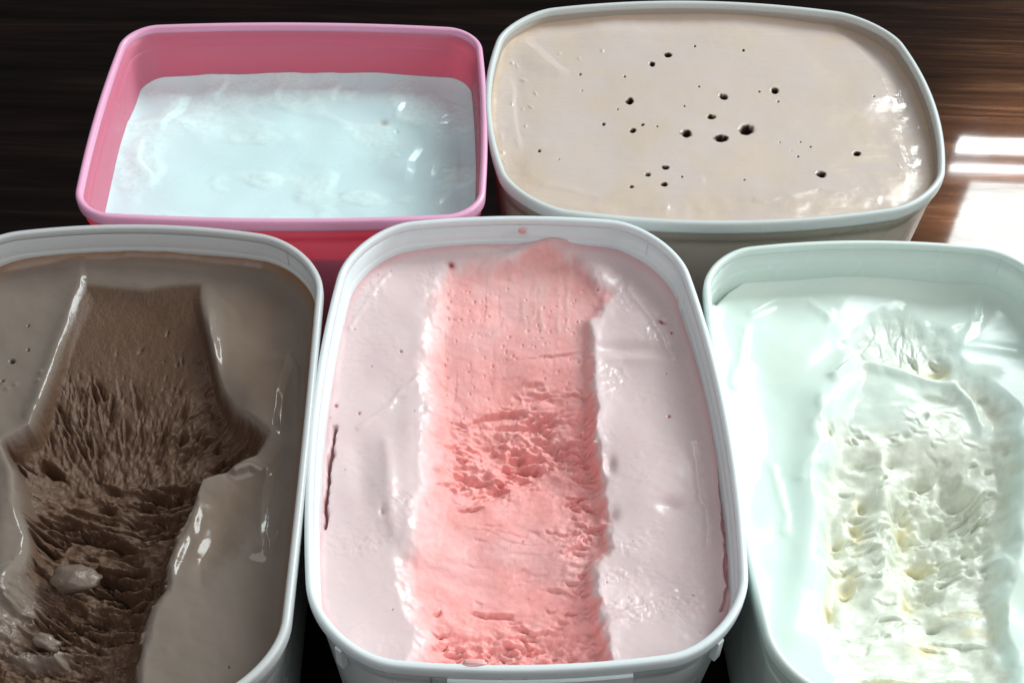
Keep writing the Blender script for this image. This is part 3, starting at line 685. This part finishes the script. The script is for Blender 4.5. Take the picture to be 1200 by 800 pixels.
# ---- beige
def beige():
    r = Relief(555, -12, 1125, 285); X, Y = r.X, r.Y
    r.h += 0.8*fbm(X/130, Y/70, 141, 2)+0.10*(1-np.exp(-((X-830)/190)**2-((Y-140)/70)**2))*fbm(X/60, Y/7, 145, 3)+0.06*fbm(X/22, Y/16, 142, 3)
    edge = np.maximum(np.exp(-((X-600)/38)**2), np.exp(-((X-1070)/34)**2))
    edge = np.maximum(edge, np.exp(-((Y-28)/20)**2)*0.7); edge = np.maximum(edge, np.exp(-((Y-245)/14)**2)*0.6)
    r.h += edge*(0.35*fbm(X/28, Y/22, 143, 2)+0.025*fbm(X/7, Y/5, 144, 2))
    r.facet([(975, 36), (1000, 52), (1028, 84), (1046, 120)], 15, 1.3); r.facet([(1050, 150), (1064, 200), (1056, 226)], 7, 0.5); r.facet([(612, 50), (640, 72), (655, 84)], 12, 1.0); r.facet([(600, 100), (604, 130), (606, 170)], 6, 0.5)
    r.h += -0.45*np.exp(-((X-1075)/30)**2)-0.8*np.exp(-((X-592)/26)**2)
    for P in ([(890, 236), (960, 222), (1030, 236)], [(640, 216), (700, 232), (760, 222), (820, 212)], [(620, 236), (700, 246), (780, 244)]):
        d = line_d(P, X+4*fbm(X/18, Y/18, 5, 2), Y); r.h += 0.3*np.exp(-(d/4)**2)
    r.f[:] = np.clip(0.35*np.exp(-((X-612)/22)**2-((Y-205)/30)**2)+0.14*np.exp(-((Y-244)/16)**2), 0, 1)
    big = [(875, 151, 10, 6.5), (845, 162, 8, 4.6), (804, 157, 6.5, 4.6), (834, 136.5, 5.5, 2.8), (848, 113, 5.5, 3.5), (908, 106, 4.6, 3.6), (783, 65.5, 5, 2.6), (764, 76, 3.8, 2.6), (738, 118, 4.5, 4), (741.5, 152.5, 4, 2.8), (707.5, 144, 2.3, 2), (753, 145.5, 2.2, 1.6), (1004, 181, 5, 3), (962, 206, 6, 3.8), (780, 197.5, 4.4, 2.2), (759, 205.5, 3.8, 2.2), (778, 217.5, 4.4, 2.6), (740, 220, 3.2, 1.6), (632, 176, 2.2, 2), (871, 60, 1.7, 1.5), (732, 90, 1.5, 1.3), (680, 87, 1.5, 1.5), (912, 118, 1.4, 1.4), (890, 107, 1.2, 1.2), (814, 55, 1.4, 1.4), (935, 184, 1.3, 1.1), (950, 172, 1.3, 1.1), (819, 102, 1.2, 1.1), (770, 148, 1.3, 1.2), (802, 124, 1.2, 1.1), (724, 127, 1.2, 1.1), (872, 212, 1.6, 1.1), (799, 208, 1.3, 1.1), (1024, 114, 1.1, 1.1), (938, 166, 1.1, 0.9)]
    for x, y, a, b in big:
        an = rnd.uniform(-0.3, 0.4)
        a *= 0.92; b *= 0.92; r.pit(x, y, a*0.72, b*0.72, min(3.5, 1.0*b), an, 3)
        w_ = r.win(x, y, 26); k = np.exp(-((np.hypot((X[w_]-x)/a, (Y[w_]-y)/b)+0.22*fbm(X[w_]/4, Y[w_]/3.2, 77, 2))*0.92)**9); r.g[w_] = np.maximum(r.g[w_], k)  # near-black colour paints the shade inside each air hole
        r.bump(x-a*0.6, y-b*1.3, a*1.2, b*0.8, 0.10)
    for _ in range(6):
        q = rnd.uniform(0.4, 0.8); r.pit(rnd.uniform(640, 1050), rnd.uniform(45, 225), q, q*0.8, 0.8, 0, 2, 'g')
    for _ in range(24):
        x, y = rnd.choice(((rnd.gauss(606, 10), rnd.uniform(90, 190)), (rnd.gauss(1062, 14), rnd.uniform(70, 225)), (rnd.gauss(640, 40), rnd.gauss(60, 14))))
        r.bump(x, y, rnd.uniform(1.2, 4), rnd.uniform(1, 2.2), rnd.uniform(0.15, 0.5), rnd.gauss(0.6, 0.5))
    return r
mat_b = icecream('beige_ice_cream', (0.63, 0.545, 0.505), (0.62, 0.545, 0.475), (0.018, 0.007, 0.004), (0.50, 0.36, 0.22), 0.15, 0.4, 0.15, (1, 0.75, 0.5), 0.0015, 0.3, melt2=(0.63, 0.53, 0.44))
make_ice('B', 'ice_cream', 8.5, beige(), 420, 700, mat_b, 'smooth beige ice cream pitted with small dark air holes', 1.6, 2.2, 0.75)  # brown edge band is residue film plus painted meniscus shading

# ---- white
def white():
    r = Relief(80, 20, 590, 275); X, Y = r.X, r.Y
    inner = sstep(1.25, 0.95, np.maximum(np.abs(X-345)/205, np.abs(Y-170)/82))
    r.h += inner*1.2*fbm(X/90, Y/55, 151, 2)
    ring = np.hypot((X-345)/200, (Y-165)/72)
    k = np.exp(-((ring-0.85)/0.22)**2)
    q = fbm(X/54, Y/26, 152, 2)+0.4*k-0.5
    for x, y, a, b in ((210, 132, 34, 13), (250, 108, 26, 11), (163, 178, 9, 18), (215, 217, 34, 5), (470, 190, 30, 18), (510, 142, 30, 11), (420, 112, 50, 9), (525, 205, 8, 26), (330, 112, 36, 9)):
        q = q+0.75*np.exp(-((X-x+16*fbm(X/26, Y/16, 158, 3))/a)**2-((Y-y+8*fbm(X/22, Y/14, 159, 3))/b)**2)*(0.55+0.6*fbm(X/16, Y/9, 156, 3))
    m_ = sstep(-0.25, 0.45, q)*inner
    for P, w_, hh in (([(215, 112), (208, 128), (190, 146)], 9, 1.7), ([(262, 98), (254, 112)], 7, 1.2), ([(168, 170), (164, 190), (176, 206)], 5, 0.9), ([(488, 172), (478, 190), (474, 206)], 9, 1.7), ([(512, 186), (504, 206)], 6, 1.2), ([(524, 134), (514, 146)], 10, 1.8), ([(470, 122), (462, 134)], 7, 1.2), ([(536, 180), (534, 215), (516, 240)], 4, 0.8), ([(395, 104), (388, 116)], 7, 1.1), ([(330, 102), (322, 114)], 6, 0.9)):
        r.facet(P, w_, hh)
    r.c[:] = m_; r.h += 0.5*m_+m_*0.30*fbm(X/26, Y/16, 157, 2)  # brighter patches paint wet glare into the colour
    r.pit(449, 144, 5, 3, 0.9, 0, 2, 'g'); r.g *= 0.5; r.pit(465, 154, 2, 1.5, 0.6, 0, 2)
    return r
mat_w = icecream('white_ice_cream', (0.68, 0.90, 0.92), (0.76, 1.0, 1.0), (0.5, 0.35, 0.25), (0.82, 0.80, 0.84), 0.2, 0.12, 0.35, (0.9, 0.95, 1), 0.003, 0.06, melt2=(0.66, 0.90, 0.91))
make_ice('P', 'ice_cream', 30, white(), 440, 340, mat_w, 'smooth bluish white ice cream lying low in the pink tub', 2.2, 2.5, 0.0)

# smears left on the middle tub's rim
hs = TUBS['S']['h']
sm1 = chunk(straw, 556, 776.5, hs-0.0004, 0.0040, 0.0014, 0.0009, 0.05, mat_s, 11)
sm1.name = 'smear'
sm2 = chunk(straw, 612, 270, hs-0.0052, 0.0016, 0.0008, 0.0012, 0.1, mat_s, 12)
sm2.name = 'smear'
for o_ in (sm1, sm2):
    a_ = o_.data.attributes.new('scoop_glare', 'FLOAT', 'POINT'); a_.data.foreach_set('value', np.full(len(o_.data.vertices), 0.6, np.float32))
